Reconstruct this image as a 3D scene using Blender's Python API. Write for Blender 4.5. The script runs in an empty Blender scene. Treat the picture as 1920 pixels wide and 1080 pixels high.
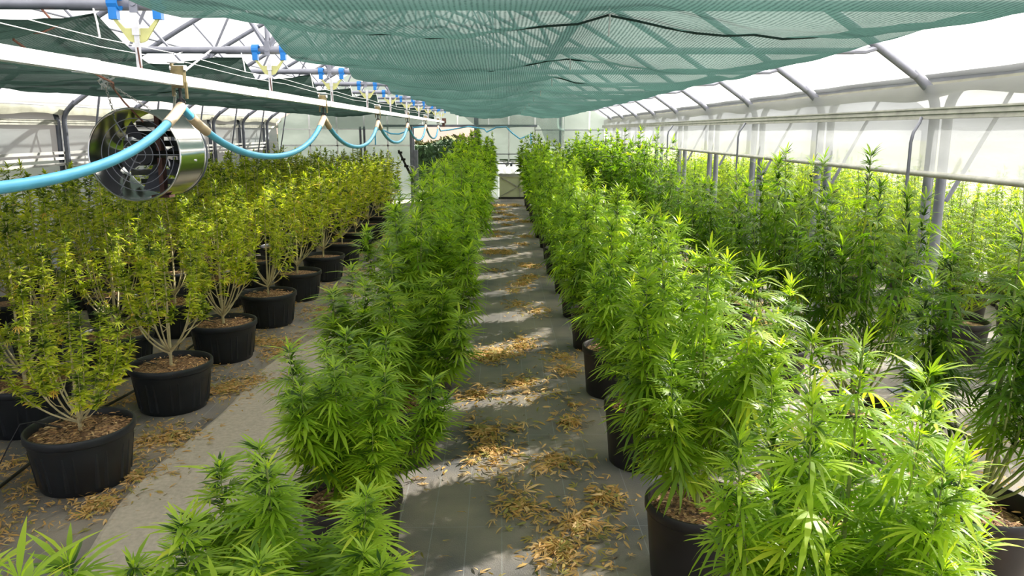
import bpy, math, random
import numpy as np
from mathutils import Vector, Matrix

C = bpy.context.scene.collection
S = bpy.context.scene
PI = math.pi

# ------------------------------------------------------------------ camera, world, sun, exposure
CAM_H = 1.75
cam_d = bpy.data.cameras.new('camera')
cam = bpy.data.objects.new('camera', cam_d); C.objects.link(cam)
cam.location = (0, 0, CAM_H)
cam.rotation_euler = (math.radians(90 - 10.5), 0, -math.radians(.885))
cam_d.sensor_width = 36; cam_d.lens = 1400 / 1920 * 36
cam_d.shift_y = -35 / 1920
cam_d.clip_start = .02; cam_d.clip_end = 600
S.camera = cam

world = bpy.data.worlds.new('world'); S.world = world; world.use_nodes = True
wn = world.node_tree.nodes; wl = world.node_tree.links
bg = wn['Background']
tc = wn.new('ShaderNodeTexCoord'); dt = wn.new('ShaderNodeVectorMath'); dt.operation = 'DOT_PRODUCT'; mra = wn.new('ShaderNodeMapRange'); cr = wn.new('ShaderNodeValToRGB')
# hazy sky, brightest around the sun
dt.inputs[1].default_value = (math.cos(math.radians(35))*math.cos(math.radians(37)), math.sin(math.radians(35))*math.cos(math.radians(37)), math.sin(math.radians(37)))
mra.inputs[1].default_value = -.6; mra.inputs[2].default_value = 1
wl.new(tc.outputs['Generated'], dt.inputs[0]); wl.new(dt.outputs['Value'], mra.inputs[0]); wl.new(mra.outputs[0], cr.inputs[0]); wl.new(cr.outputs[0], bg.inputs[0])
cr.color_ramp.elements[0].position = 0; cr.color_ramp.elements[0].color = (.44, .47, .56, 1)
cr.color_ramp.elements[1].position = 1; cr.color_ramp.elements[1].color = (1, .99, .95, 1)
bg.inputs[1].default_value = 1.8

sun_d = bpy.data.lights.new('sun', 'SUN'); sun = bpy.data.objects.new('sun', sun_d); C.objects.link(sun)
sun_d.energy = 38; sun_d.angle = math.radians(.8); sun_d.color = (1, .94, .83)
SUN_AZ, SUN_EL = 35, 37           # azimuth from +X towards +Y
sv = Vector((math.cos(math.radians(SUN_AZ)) * math.cos(math.radians(SUN_EL)), math.sin(math.radians(SUN_AZ)) * math.cos(math.radians(SUN_EL)), math.sin(math.radians(SUN_EL))))
sun.rotation_euler = sv.to_track_quat('Z', 'Y').to_euler()

vs = S.view_settings; vs.view_transform = 'Standard'; vs.look = 'None'; vs.gamma = 1; vs.use_curve_mapping = False
vs.exposure = -0.05
S.cycles.max_bounces = 7; S.cycles.diffuse_bounces = 3; S.cycles.glossy_bounces = 3; S.cycles.transmission_bounces = 4
S.cycles.transparent_max_bounces = 12; S.cycles.caustics_reflective = False; S.cycles.caustics_refractive = False

# ------------------------------------------------------------------ dimensions of the place
XR, XL, XC = 2.76, -5.62, -1.43
HW = 4.19
TR = [1.4 + 1.7 * k for k in range(11)]      # truss lines along the house: 1.4 ... 18.4
YF = 19.6
TIE = 2.24

# ------------------------------------------------------------------ materials
def mat(name):
    m = bpy.data.materials.new(name); m.use_nodes = True
    nt = m.node_tree; n = nt.nodes; p = n['Principled BSDF']
    return m, nt, n, nt.links, p
def plain(name, col, rough=.5, metal=0, var=.12, scale=14, bump=0, spec=.5):
    m, nt, n, l, p = mat(name)
    tx = n.new('ShaderNodeTexCoord'); no = n.new('ShaderNodeTexNoise'); no.inputs['Scale'].default_value = scale
    no.inputs['Detail'].default_value = 4
    l.new(tx.outputs['Object'], no.inputs['Vector'])
    r = n.new('ShaderNodeValToRGB'); l.new(no.outputs['Fac'], r.inputs[0])
    r.color_ramp.elements[0].position = .3; r.color_ramp.elements[1].position = .7
    r.color_ramp.elements[0].color = (*[c * (1 - var) for c in col], 1); r.color_ramp.elements[1].color = (*[min(1, c * (1 + var)) for c in col], 1)
    l.new(r.outputs[0], p.inputs['Base Color'])
    p.inputs['Roughness'].default_value = rough; p.inputs['Metallic'].default_value = metal
    p.inputs['Specular IOR Level'].default_value = spec
    if bump:
        b = n.new('ShaderNodeBump'); b.inputs['Strength'].default_value = bump; b.inputs['Distance'].default_value = .01
        l.new(no.outputs['Fac'], b.inputs['Height']); l.new(b.outputs[0], p.inputs['Normal'])
    return m
M = {}
M['steel'] = plain('galvanised_steel', (.25, .26, .31), .45, .35, .15, 9)
M['steel_dark'] = plain('weathered_steel', (.13, .14, .17), .5, .3, .2, 9)
M['alu'] = plain('white_aluminium', (.86, .87, .87), .35, 0, .04, 3)
M['rail'] = plain('dusty_aluminium_rail', (.36, .36, .32), .5, .1, .2, 12)
M['canvas'] = plain('dirty_canvas', (.30, .30, .24), .8, 0, .18, 6, .3)
M['gutter'] = plain('gutter_metal', (.27, .28, .30), .5, .3, .15, 6)
M['blue'] = plain('blue_plastic', (.01, .16, .5), .35)
M['yoke'] = plain('yellow_zinc_plate', (.52, .52, .22), .4, .3, .2, 20)
M['brass'] = plain('brass_block', (.20, .16, .075), .4, .4, .3, 30)
M['zinc'] = plain('bright_zinc', (.7, .7, .72), .3, .6, .1, 40)
M['hose'] = plain('light_blue_hose', (.12, .50, .80), .35, 0, .08, 10)
M['cuff'] = plain('beige_cuff', (.66, .50, .36), .5, 0, .15, 20)
M['rust'] = plain('rusty_iron', (.10, .045, .035), .7, .2, .4, 25)
M['black'] = plain('black_rubber', (.012, .012, .013), .45)
M['white'] = plain('white_string', (.85, .85, .85), .6)
M['copper'] = plain('brown_cable', (.30, .13, .09), .5)
M['chrome'] = plain('polished_steel', (.78, .77, .75), .16, 1, .05, 5)
M['pot'] = plain('black_pot_plastic', (.014, .017, .022), .42, 0, .3, 8, .05, .45)
M['pot_brown'] = plain('dusty_dark_pot_plastic', (.022, .019, .020), .45, 0, .35, 6, .05, .4)
M['bark'] = plain('pale_woody_stem', (.56, .48, .28), .7, 0, .2, 30)
M['bark_green'] = plain('green_woody_stem', (.26, .30, .09), .6, 0, .3, 20)
M['board'] = plain('grey_board', (.45, .45, .44), .7, 0, .25, 5)
M['hedge'] = plain('hedge_leaves', (.035, .075, .028), .8, 0, .6, 7)
M['dry_grass'] = plain('dry_grass', (.13, .13, .045), .9, 0, .4, 4)
M['hill'] = plain('ploughed_hill', (.135, .085, .07), .95, 0, .12, .3)
M['field'] = plain('field_soil', (.10, .11, .055), .95, 0, .3, 1.2)
M['lower_panel'] = plain('yellowed_panel', (.60, .62, .40), .5, 0, .06, 3)

def film_mat(name, col, transp, rough=.3, wr=2.0, gloss=.08):
    """thin plastic film: part clear, part scattering, with creases"""
    m, nt, n, l, p = mat(name)
    n.remove(p); out = n['Material Output']
    tx = n.new('ShaderNodeTexCoord'); no = n.new('ShaderNodeTexNoise'); no.inputs['Scale'].default_value = wr; no.inputs['Detail'].default_value = 6
    mp = n.new('ShaderNodeMapping'); mp.inputs['Scale'].default_value = (1, .5, 2.2)
    l.new(tx.outputs['Object'], mp.inputs[0]); l.new(mp.outputs[0], no.inputs['Vector'])
    t = n.new('ShaderNodeBsdfTransparent'); t.inputs[0].default_value = (.98, .99, 1, 1)
    tl = n.new('ShaderNodeBsdfTranslucent'); tl.inputs[0].default_value = (*col, 1)
    df = n.new('ShaderNodeBsdfDiffuse'); df.inputs[0].default_value = (*col, 1)
    gl = n.new('ShaderNodeBsdfGlossy'); gl.inputs['Roughness'].default_value = rough
    b = n.new('ShaderNodeBump'); b.inputs['Strength'].default_value = .35; b.inputs['Distance'].default_value = .05
    l.new(no.outputs['Fac'], b.inputs['Height'])
    for s in (tl, df, gl): l.new(b.outputs[0], s.inputs['Normal'])
    a = n.new('ShaderNodeMixShader'); a.inputs[0].default_value = .4; l.new(tl.outputs[0], a.inputs[1]); l.new(df.outputs[0], a.inputs[2])
    g = n.new('ShaderNodeMixShader'); g.inputs[0].default_value = gloss; l.new(a.outputs[0], g.inputs[1]); l.new(gl.outputs[0], g.inputs[2])
    f = n.new('ShaderNodeMixShader'); l.new(g.outputs[0], f.inputs[1]); l.new(t.outputs[0], f.inputs[2])
    mr = n.new('ShaderNodeMapRange'); mr.inputs[1].default_value = .25; mr.inputs[2].default_value = .75
    mr.inputs[3].default_value = max(0, transp - .12); mr.inputs[4].default_value = min(1, transp + .12)
    l.new(no.outputs['Fac'], mr.inputs[0]); l.new(mr.outputs[0], f.inputs[0])
    l.new(f.outputs[0], out.inputs[0]); return m
M['roof_film'] = film_mat('roof_film', (.93, .93, .95), .24, .3, 1.3)
M['side_film'] = film_mat('side_film', (.39, .405, .42), .20, .3, 1.6, .03)
M['left_film'] = film_mat('left_side_film', (.33, .36, .37), .02, .5, .8, .02)
M['gable_panel'] = film_mat('polycarbonate_panel', (.36, .40, .38), .05, .3, 1.0, .02)

def net_mat(name, col, open_lo, open_hi):
    m, nt, n, l, p = mat(name); n.remove(p); out = n['Material Output']
    tx = n.new('ShaderNodeTexCoord')
    w = n.new('ShaderNodeTexWave'); w.wave_type = 'BANDS'; w.bands_direction = 'X'; w.inputs['Scale'].default_value = 22; w.inputs['Distortion'].default_value = 1.2
    w.inputs['Detail'].default_value = 2; w.inputs['Detail Scale'].default_value = .6
    l.new(tx.outputs['Object'], w.inputs[0])
    no = n.new('ShaderNodeTexNoise'); no.inputs['Scale'].default_value = 90; no.inputs['Detail'].default_value = 2; l.new(tx.outputs['Object'], no.inputs[0])
    n2 = n.new('ShaderNodeTexNoise'); n2.inputs['Scale'].default_value = 2.2; n2.inputs['Detail'].default_value = 4; l.new(tx.outputs['Object'], n2.inputs[0])
    a1 = n.new('ShaderNodeMath'); a1.operation = 'MULTIPLY_ADD'; a1.inputs[1].default_value = .45; l.new(w.outputs['Fac'], a1.inputs[0])
    a2 = n.new('ShaderNodeMath'); a2.operation = 'MULTIPLY_ADD'; a2.inputs[1].default_value = .6; l.new(no.outputs['Fac'], a2.inputs[0]); 
    a3 = n.new('ShaderNodeMath'); a3.operation = 'MULTIPLY'; a3.inputs[1].default_value = .5; l.new(n2.outputs['Fac'], a3.inputs[0])
    l.new(a3.outputs[0], a2.inputs[2]); l.new(a2.outputs[0], a1.inputs[2])
    mr = n.new('ShaderNodeMapRange'); mr.inputs[1].default_value = .3; mr.inputs[2].default_value = 1.2
    mr.inputs[3].default_value = open_lo; mr.inputs[4].default_value = open_hi; l.new(a1.outputs[0], mr.inputs[0])
    t = n.new('ShaderNodeBsdfTransparent'); tl = n.new('ShaderNodeBsdfTranslucent'); df = n.new('ShaderNodeBsdfDiffuse')
    wr = n.new('ShaderNodeValToRGB'); l.new(a1.outputs[0], wr.inputs[0]); wr.color_ramp.elements[0].position = .35; wr.color_ramp.elements[1].position = 1.1 / 1.2
    wr.color_ramp.elements[0].color = (*[c*.62 for c in col], 1); wr.color_ramp.elements[1].color = (*[c*1.45 + .005 for c in col], 1)
    l.new(wr.outputs[0], tl.inputs[0]); l.new(wr.outputs[0], df.inputs[0])
    a = n.new('ShaderNodeMixShader'); a.inputs[0].default_value = .5; l.new(tl.outputs[0], a.inputs[1]); l.new(df.outputs[0], a.inputs[2])
    f = n.new('ShaderNodeMixShader'); l.new(mr.outputs[0], f.inputs[0]); l.new(a.outputs[0], f.inputs[1]); l.new(t.outputs[0], f.inputs[2])
    l.new(f.outputs[0], out.inputs[0]); return m
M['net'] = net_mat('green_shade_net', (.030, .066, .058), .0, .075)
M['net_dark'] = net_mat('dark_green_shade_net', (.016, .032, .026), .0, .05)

M['tie_shadow'] = plain('dark_green_tie_shadow', (.016, .045, .040), .8)  # tie bar shadow on the nets, put into a dark green colour
M['net_thin'] = net_mat('thin_green_net', (.12, .19, .17), .30, .60)

def leaf_mat(name, stops, trans=.5, rough=.42, tcol=1.6, spec=.45):
    m, nt, n, l, p = mat(name); out = n['Material Output']
    at = n.new('ShaderNodeAttribute'); at.attribute_name = 'tint'
    r = n.new('ShaderNodeValToRGB'); l.new(at.outputs['Fac'], r.inputs[0])
    e = r.color_ramp.elements
    while len(e) < len(stops): e.new(.5)
    for k, (pos, c) in enumerate(stops): e[k].position = pos; e[k].color = (*c, 1)
    oi = n.new('ShaderNodeObjectInfo'); hs = n.new('ShaderNodeHueSaturation')
    mr = n.new('ShaderNodeMapRange'); mr.inputs[3].default_value = .86; mr.inputs[4].default_value = 1.14
    l.new(oi.outputs['Random'], mr.inputs[0]); l.new(mr.outputs[0], hs.inputs['Value']); l.new(r.outputs[0], hs.inputs['Color'])
    l.new(hs.outputs[0], p.inputs['Base Color']); p.inputs['Roughness'].default_value = rough; p.inputs['Specular IOR Level'].default_value = spec
    tl = n.new('ShaderNodeBsdfTranslucent')
    mx = n.new('ShaderNodeMix'); mx.data_type = 'RGBA'; mx.blend_type = 'MULTIPLY'; mx.inputs[0].default_value = 1
    l.new(hs.outputs[0], mx.inputs[6]); mx.inputs[7].default_value = (tcol * 1.15, tcol * 1.15, tcol * .35, 1)
    l.new(mx.outputs[2], tl.inputs[0])
    f = n.new('ShaderNodeMixShader'); f.inputs[0].default_value = trans; l.new(p.outputs[0], f.inputs[1]); l.new(tl.outputs[0], f.inputs[2])
    l.new(f.outputs[0], out.inputs[0]); return m
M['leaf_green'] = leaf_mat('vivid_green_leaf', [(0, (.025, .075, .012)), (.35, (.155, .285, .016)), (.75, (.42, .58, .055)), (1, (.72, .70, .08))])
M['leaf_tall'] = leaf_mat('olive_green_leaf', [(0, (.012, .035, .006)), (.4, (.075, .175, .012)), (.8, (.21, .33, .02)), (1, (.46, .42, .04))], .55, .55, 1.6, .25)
M['leaf_lime'] = leaf_mat('lime_green_leaf', [(0, (.03, .07, .008)), (.4, (.13, .23, .015)), (.8, (.29, .37, .025)), (1, (.50, .44, .07))], .6, .6, 1.7, .2)
M['leaf_yellow'] = leaf_mat('yellow_green_bud_leaf', [(0, (.05, .10, .015)), (.3, (.26, .34, .035)), (.62, (.54, .60, .06)), (.85, (.80, .76, .15)), (1, (.78, .48, .12))], .45, .5)
M['litter'] = leaf_mat('dry_fallen_leaf', [(0, (.12, .16, .04)), (.3, (.42, .36, .09)), (.6, (.60, .34, .10)), (1, (.78, .54, .26))], .15, .7)
M['chip'] = leaf_mat('wood_chip', [(0, (.06, .03, .02)), (.4, (.36, .18, .08)), (.75, (.62, .36, .15)), (1, (.8, .58, .3))], .0, .8)

def soil_mat():
    m, nt, n, l, p = mat('potting_soil')
    tx = n.new('ShaderNodeTexCoord'); v = n.new('ShaderNodeTexVoronoi'); v.inputs['Scale'].default_value = 75
    l.new(tx.outputs['Object'], v.inputs['Vector'])
    r = n.new('ShaderNodeValToRGB'); sp = n.new('ShaderNodeSeparateColor'); l.new(v.outputs['Color'], sp.inputs[0]); l.new(sp.outputs[0], r.inputs[0])
    e = r.color_ramp.elements; e.new(.5)
    for k, (q, c) in enumerate([(0, (.05, .028, .016)), (.5, (.26, .14, .07)), (1, (.50, .32, .16))]): e[k].position = q; e[k].color = (*c, 1)
    l.new(r.outputs[0], p.inputs['Base Color']); p.inputs['Roughness'].default_value = .9
    b = n.new('ShaderNodeBump'); b.inputs['Strength'].default_value = .8; b.inputs['Distance'].default_value = .01
    l.new(v.outputs['Distance'], b.inputs['Height']); l.new(b.outputs[0], p.inputs['Normal']); return m
M['soil'] = soil_mat()

def fabric_mat():
    m, nt, n, l, p = mat('woven_ground_fabric')
    tx = n.new('ShaderNodeTexCoord'); sp = n.new('ShaderNodeSeparateXYZ'); l.new(tx.outputs['Object'], sp.inputs[0])
    n1 = n.new('ShaderNodeTexNoise'); n1.inputs['Scale'].default_value = 2.1; n1.inputs['Detail'].default_value = 7; l.new(tx.outputs['Object'], n1.inputs[0])
    n2 = n.new('ShaderNodeTexNoise'); n2.inputs['Scale'].default_value = 160; l.new(tx.outputs['Object'], n2.inputs[0])
    r = n.new('ShaderNodeValToRGB'); l.new(n1.outputs['Fac'], r.inputs[0])
    e = r.color_ramp.elements; e[0].position = .3; e[0].color = (.11, .11, .115, 1); e[1].position = .72; e[1].color = (.32, .27, .21, 1)
    # pale marker threads every 14 cm along the house and every metre across
    def line(src, period, width):
        d = n.new('ShaderNodeMath'); d.operation = 'DIVIDE'; d.inputs[1].default_value = period; l.new(src, d.inputs[0])
        f = n.new('ShaderNodeMath'); f.operation = 'FRACT'; l.new(d.outputs[0], f.inputs[0])
        c = n.new('ShaderNodeMath'); c.operation = 'LESS_THAN'; c.inputs[1].default_value = width / period; l.new(f.outputs[0], c.inputs[0]); return c.outputs[0]
    a = line(sp.outputs[0], .155, .0035); bb = line(sp.outputs[1], 1.03, .003)
    mxv = n.new('ShaderNodeMath'); mxv.operation = 'MAXIMUM'; l.new(a, mxv.inputs[0]); l.new(bb, mxv.inputs[1])
    ml = n.new('ShaderNodeMath'); ml.operation = 'MULTIPLY'; ml.inputs[1].default_value = .5; l.new(mxv.outputs[0], ml.inputs[0])
    mx = n.new('ShaderNodeMix'); mx.data_type = 'RGBA'; l.new(ml.outputs[0], mx.inputs[0]); l.new(r.outputs[0], mx.inputs[6]); mx.inputs[7].default_value = (.33, .35, .35, 1)
    l.new(mx.outputs[2], p.inputs['Base Color']); p.inputs['Roughness'].default_value = .62
    b = n.new('ShaderNodeBump'); b.inputs['Strength'].default_value = .25; b.inputs['Distance'].default_value = .01
    ad = n.new('ShaderNodeMath'); l.new(n1.outputs['Fac'], ad.inputs[0]); l.new(n2.outputs['Fac'], ad.inputs[1])
    l.new(ad.outputs[0], b.inputs['Height']); l.new(b.outputs[0], p.inputs['Normal']); return m
M['fabric'] = fabric_mat()
M['concrete'] = plain('sandy_concrete', (.46, .40, .32), .85, 0, .12, 45, .3)

# ------------------------------------------------------------------ mesh helpers
class MB:
    def __init__(s): s.v = []; s.f = []
    def add(s, v, f):
        o = len(s.v); s.v += [tuple(x) for x in v]; s.f += [tuple(i + o for i in q) for q in f]; return s
    def box(s, a, b):
        (x0, y0, z0), (x1, y1, z1) = a, b
        return s.add([(x0,y0,z0),(x1,y0,z0),(x1,y1,z0),(x0,y1,z0),(x0,y0,z1),(x1,y0,z1),(x1,y1,z1),(x0,y1,z1)],
                     [(0,3,2,1),(4,5,6,7),(0,1,5,4),(1,2,6,5),(2,3,7,6),(3,0,4,7)])
    def tube(s, pts, r, n=10, caps=True):
        pts = [Vector(p) for p in pts]; V = []; F = []; m = len(pts)
        rs = r if isinstance(r, (list, tuple)) else [r] * m
        prev = None
        for i, p in enumerate(pts):
            t = (pts[min(i+1, m-1)] - pts[max(i-1, 0)]).normalized()
            if prev is None:
                up = Vector((0,0,1)) if abs(t.z) < .9 else Vector((1,0,0)); a = t.cross(up).normalized()
            else:
                a = (prev - t * prev.dot(t)).normalized()
            prev = a; b = t.cross(a)
            for k in range(n):
                w = 2*PI*k/n; V.append(p + (a*math.cos(w) + b*math.sin(w)) * rs[i])
        for i in range(m-1):
            for k in range(n): F.append((i*n+k, i*n+(k+1)%n, (i+1)*n+(k+1)%n, (i+1)*n+k))
        if caps: F.append(tuple(range(n-1, -1, -1))); F.append(tuple((m-1)*n+k for k in range(n)))
        return s.add(V, F)
    def bar(s, a, b, w, h, up=(0,0,1)):
        a = Vector(a); b = Vector(b); t = (b-a).normalized(); u = Vector(up)
        if abs(t.dot(u)) > .95: u = Vector((1,0,0))
        x = t.cross(u).normalized(); y = x.cross(t)
        V = [p + x*sx*w/2 + y*sy*h/2 for p in (a, b) for sx, sy in ((-1,-1),(1,-1),(1,1),(-1,1))]
        return s.add(V, [(3,2,1,0),(4,5,6,7),(0,1,5,4),(1,2,6,5),(2,3,7,6),(3,0,4,7)])
    def lathe(s, prof, n=32, c=(0,0,0), axis='Z', close=False):
        V = []; F = []
        for (r, z) in prof:
            for k in range(n):
                w = 2*PI*k/n
                V.append((c[0]+r*math.cos(w), c[1]+r*math.sin(w), c[2]+z) if axis == 'Z' else (c[0]+r*math.cos(w), c[1]+z, c[2]+r*math.sin(w)))
        m = len(prof)
        for i in range(m if close else m-1):
            for k in range(n):
                j = (i+1) % m; F.append((i*n+k, i*n+(k+1)%n, j*n+(k+1)%n, j*n+k))
        return s.add(V, F)
    def torus(s, c, R, r, n=16, m=6, axis='Z', sx=1):
        V = []; F = []
        for i in range(n):
            w = 2*PI*i/n
            for j in range(m):
                q = 2*PI*j/m; a = (R + r*math.cos(q))*math.cos(w)*sx; b = (R + r*math.cos(q))*math.sin(w); h = r*math.sin(q)
                V.append((c[0]+a, c[1]+b, c[2]+h) if axis == 'Z' else (c[0]+a, c[1]+h, c[2]+b) if axis == 'Y' else (c[0]+h, c[1]+a, c[2]+b))
        for i in range(n):
            for j in range(m): F.append((i*m+j, ((i+1)%n)*m+j, ((i+1)%n)*m+(j+1)%m, i*m+(j+1)%m))
        return s.add(V, F)
def put(name, mb, m, parent=None, smooth=False, **props):
    me = bpy.data.meshes.new(name); me.from_pydata(mb.v, [], mb.f); me.materials.append(M[m] if isinstance(m, str) else m)
    if smooth:
        me.shade_smooth()
        me.set_sharp_from_angle(angle=math.radians(40))
    me.update()
    o = bpy.data.objects.new(name, me); C.objects.link(o)
    if parent: o.parent = parent
    for k, v in props.items(): o[k] = v
    return o
def thing(name, label, cat, group=None, loc=(0,0,0)):
    o = bpy.data.objects.new(name, None); C.objects.link(o); o.location = loc; o.empty_display_size = .1
    tag(o, label, cat, group); return o
def tag(o, label, cat, group=None):
    o['label'] = label; o['category'] = cat
    if group: o['group'] = group
    return o
def copy_tree(root, loc):
    r = root.copy(); C.objects.link(r); r.location = loc
    for ch in root.children:
        c = ch.copy(); C.objects.link(c); c.parent = r
        for g in ch.children:
            d = g.copy(); C.objects.link(d); d.parent = c
    return r
ORD = ['first','second','third','fourth','fifth','sixth','seventh','eighth','ninth','tenth','eleventh','twelfth','thirteenth','fourteenth','fifteenth','sixteenth','seventeenth','eighteenth','nineteenth','twentieth']

# ------------------------------------------------------------------ ground
put('floor', MB().box((-9, -3, -.06), (8, YF + .3, 0)), 'fabric', kind='structure')
rng = random.Random(5)
mb = MB(); V = []; F = []; N = 80
for i in range(N+1):
    y = -.5 + i * (YF - .6) / N
    xl = -1.74 + .07*math.sin(y*1.1) + .05*math.sin(y*2.9+1) + (.14 if y > 5 else 0) * min(1, (y-5)/2) ; xr = -1.05 + .03*math.sin(y*1.7)
    V += [(xl, y, .001), (xl+.02, y, .008), (xr, y, .008), (xr+.02, y, .001)]
for i in range(N):
    for k in range(3): a = i*4+k; F.append((a, a+1, a+5, a+4))
put('floor_path', mb.add(V, F), 'concrete', kind='structure')
put('floor_field', MB().box((-120, YF+.3, -.3), (120, 140, -.05)).box((8, -10, -.3), (60, YF+.3, -.05)).box((-60, -10, -.3), (-9, YF+.3, -.05)), 'field', kind='structure')

# ------------------------------------------------------------------ roof film and walls
def roof_pt(u):           # u = 0 eave .. 1 ridge ; offset from centre, height
    x = HW * (1 - u); a = u
    z = 1.99 + 3.05 * a - .85 * a * a
    return x, z
def roof_z(dx):
    return roof_pt(1 - min(1, abs(dx) / HW))[1]
def roof_mesh(xc, y0, y1):
    mb = MB(); V = []; F = []; nu = 24; ny = 60
    cols = [(s, roof_pt(k / 12)) for s, k in [(-1, k) for k in range(13)] + [(1, k) for k in range(11, -1, -1)]]
    for j in range(ny+1):
        y = y0 + (y1-y0)*j/ny
        for s, (x, z) in cols: V.append((xc + s*x, y, z + .085 + .006*math.sin(j*2.1+x*4)))
    w = len(cols)
    for j in range(ny):
        for i in range(w-1): F.append((j*w+i, j*w+i+1, (j+1)*w+i+1, (j+1)*w+i))
    return mb.add(V, F)
put('ceiling', roof_mesh(XC, -2.5, YF), 'roof_film', smooth=True, kind='structure')
put('ceiling_neighbour', roof_mesh(XC + 2*HW + .22, -2.5, YF), 'roof_film', smooth=True, kind='structure')

def sheet(name, x, y0, y1, z0, z1, m, amp=.01, ny=120, nz=8, **kw):
    mb = MB(); V = []; F = []; r = random.Random(name)
    ph = [r.uniform(0, 6) for _ in range(6)]
    for j in range(ny+1):
        y = y0 + (y1-y0)*j/ny
        for k in range(nz+1):
            z = z0 + (z1-z0)*k/nz
            V.append((x + amp*(math.sin(y*3.7+ph[0]+z*5)+.6*math.sin(y*9.1+ph[1]-z*9)+.4*math.sin(z*21+ph[2]+y*2)), y, z))
    for j in range(ny):
        for k in range(nz): a = j*(nz+1)+k; F.append((a, a+1, a+nz+2, a+nz+1))
    return put(name, mb.add(V, F), m, smooth=True, **kw)
sheet('wall_right', XR - .09, -2.5, YF, 1.49, 2.03, 'side_film', .004, kind='structure')
sheet('wall_left', XL - .12, -2.5, YF, .0, 2.0, 'left_film', .006, kind='structure')

# gutters, rails, rolled curtain bars, canvas flaps
def gutter(x, side, label):
    t = thing('gutter', label, 'gutter')
    mb = MB(); s = side
    for (w, z0, z1) in ((.17, 2.03, 2.045), ):
        mb.box((x-.085, -2.5, z0), (x+.085, YF, z1))
    mb.box((x-.10, -2.5, 2.03), (x-.085, YF, 2.115)); mb.box((x+.085, -2.5, 2.03), (x+.10, YF, 2.115))
    mb.box((x-.125, -2.5, 2.108), (x-.085, YF, 2.123)); mb.box((x+.085, -2.5, 2.108), (x+.125, YF, 2.123))
    put('channel', mb, 'gutter', t)
    mb = MB(); V = []; F = []; xx = x - s*.107; ny = 260
    for j in range(ny+1):
        y = -2.5 + (YF+2.5)*j/ny; sag = .028*abs(math.sin(y*PI/1.7 + 1.2)) + .012*math.sin(y*5.3)
        V += [(xx, y, 2.055), (xx - s*.014, y, 2.02), (xx - s*.004, y, 1.975 - sag)]
    for j in range(ny):
        for k in range(2): a = j*3+k; F.append((a, a+1, a+4, a+3))
    put('canvas_flap', mb.add(V, F), 'canvas', t, smooth=True)
gutter(XR + .11, 1, 'grey metal eaves gutter above the plastic curtain on the right side')
gutter(XL - .11, -1, 'grey metal eaves gutter along the far left side of the greenhouse')
def rail(x, z0, z1, label, name='curtain_rail', m='rail'):
    mb = MB(); h = z1 - z0
    mb.box((x-.012, -2.5, z0), (x+.012, YF, z1)); 
    for f in (.0, .42, .85): mb.box((x-.02, -2.5, z0 + h*f), (x+.02, YF, z0 + h*(f+.15)))
    tag(put(name, mb, m), label, 'rail')
rail(XR - .11, 1.822, 1.89, 'long dusty aluminium clamping rail across the right plastic side curtain')
rail(XL - .09, 1.822, 1.89, 'long aluminium clamping rail across the left plastic side wall')
tag(put('curtain_roll', MB().tube([(XR-.10, -2.5, 1.485), (XR-.10, YF, 1.485)], .019, 12), 'rail', smooth=True), 'rolled bottom bar of the right plastic side curtain', 'bar')
for k, z in enumerate((1.455, 1.385, 1.31)):
    mb = MB().box((XL-.07, -2.5, z), (XL-.02, YF-.3, z+.035))
    tag(put('side_board', mb, 'board'), ['topmost', 'middle', 'lowest'][k] + ' of the three long grey boards low on the left wall', 'board', 'boards along the left wall')

# ------------------------------------------------------------------ trusses and posts
def make_truss():
    t = bpy.data.objects.new('roof_truss', None); C.objects.link(t)
    put('tie_bar', MB().tube([(-HW+.55, 0, TIE), (HW-.55, 0, TIE)], .021, 10), 'steel', t, smooth=True)
    put('sleeve', MB().tube([(-.26, 0, TIE), (.26, 0, TIE)], .025, 10), 'steel', t, smooth=True)
    for s in (-1, 1):
        pts = []
        for k in range(15):
            x, z = roof_pt(.035 + .965*k/14); pts.append((s*x, 0, z))
        put('rafter', MB().tube(pts, .03, 10), 'steel', t, smooth=True)
        put('tie_bracket', MB().tube([(s*(HW-.60), 0, TIE), (s*(HW-.48), 0, TIE), (s*(HW-.40), 0, roof_z(HW-.40)-.01)], .019, 8), 'steel', t, smooth=True)
        put('web_strut', MB().tube([(0, 0, TIE+.01), (s*.95, 0, roof_z(.95)-.02)], .016, 8), 'steel', t, smooth=True)
        put('web_strut', MB().tube([(s*1.75, 0, TIE+.01), (s*.95, 0, roof_z(.95)-.02)], .013, 8), 'steel', t, smooth=True)
        put('web_strut', MB().tube([(s*1.75, 0, TIE+.01), (s*2.45, 0, roof_z(2.45)-.02)], .013, 8), 'steel', t, smooth=True)
    put('king_post', MB().tube([(0, 0, TIE-.01), (0, 0, roof_z(0)-.02)], .017, 8), 'steel', t, smooth=True)
    put('node_plate', MB().box((-.016, -.022, TIE-.035), (.016, -.030, TIE+.05)).tube([(0,-.035,TIE),(0,-.02,TIE)], .012, 8), 'steel', t)
    return t
tr0 = make_truss()
for i, y in enumerate(TR[1:]):
    o = tr0 if i == 0 else copy_tree(tr0, (0,0,0))
    o.location = (XC, y, 0)
    tag(o, ('galvanised tubular roof truss overhead, ' + ORD[i] + ' along the greenhouse from the camera'), 'truss', 'galvanised roof trusses')
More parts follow.
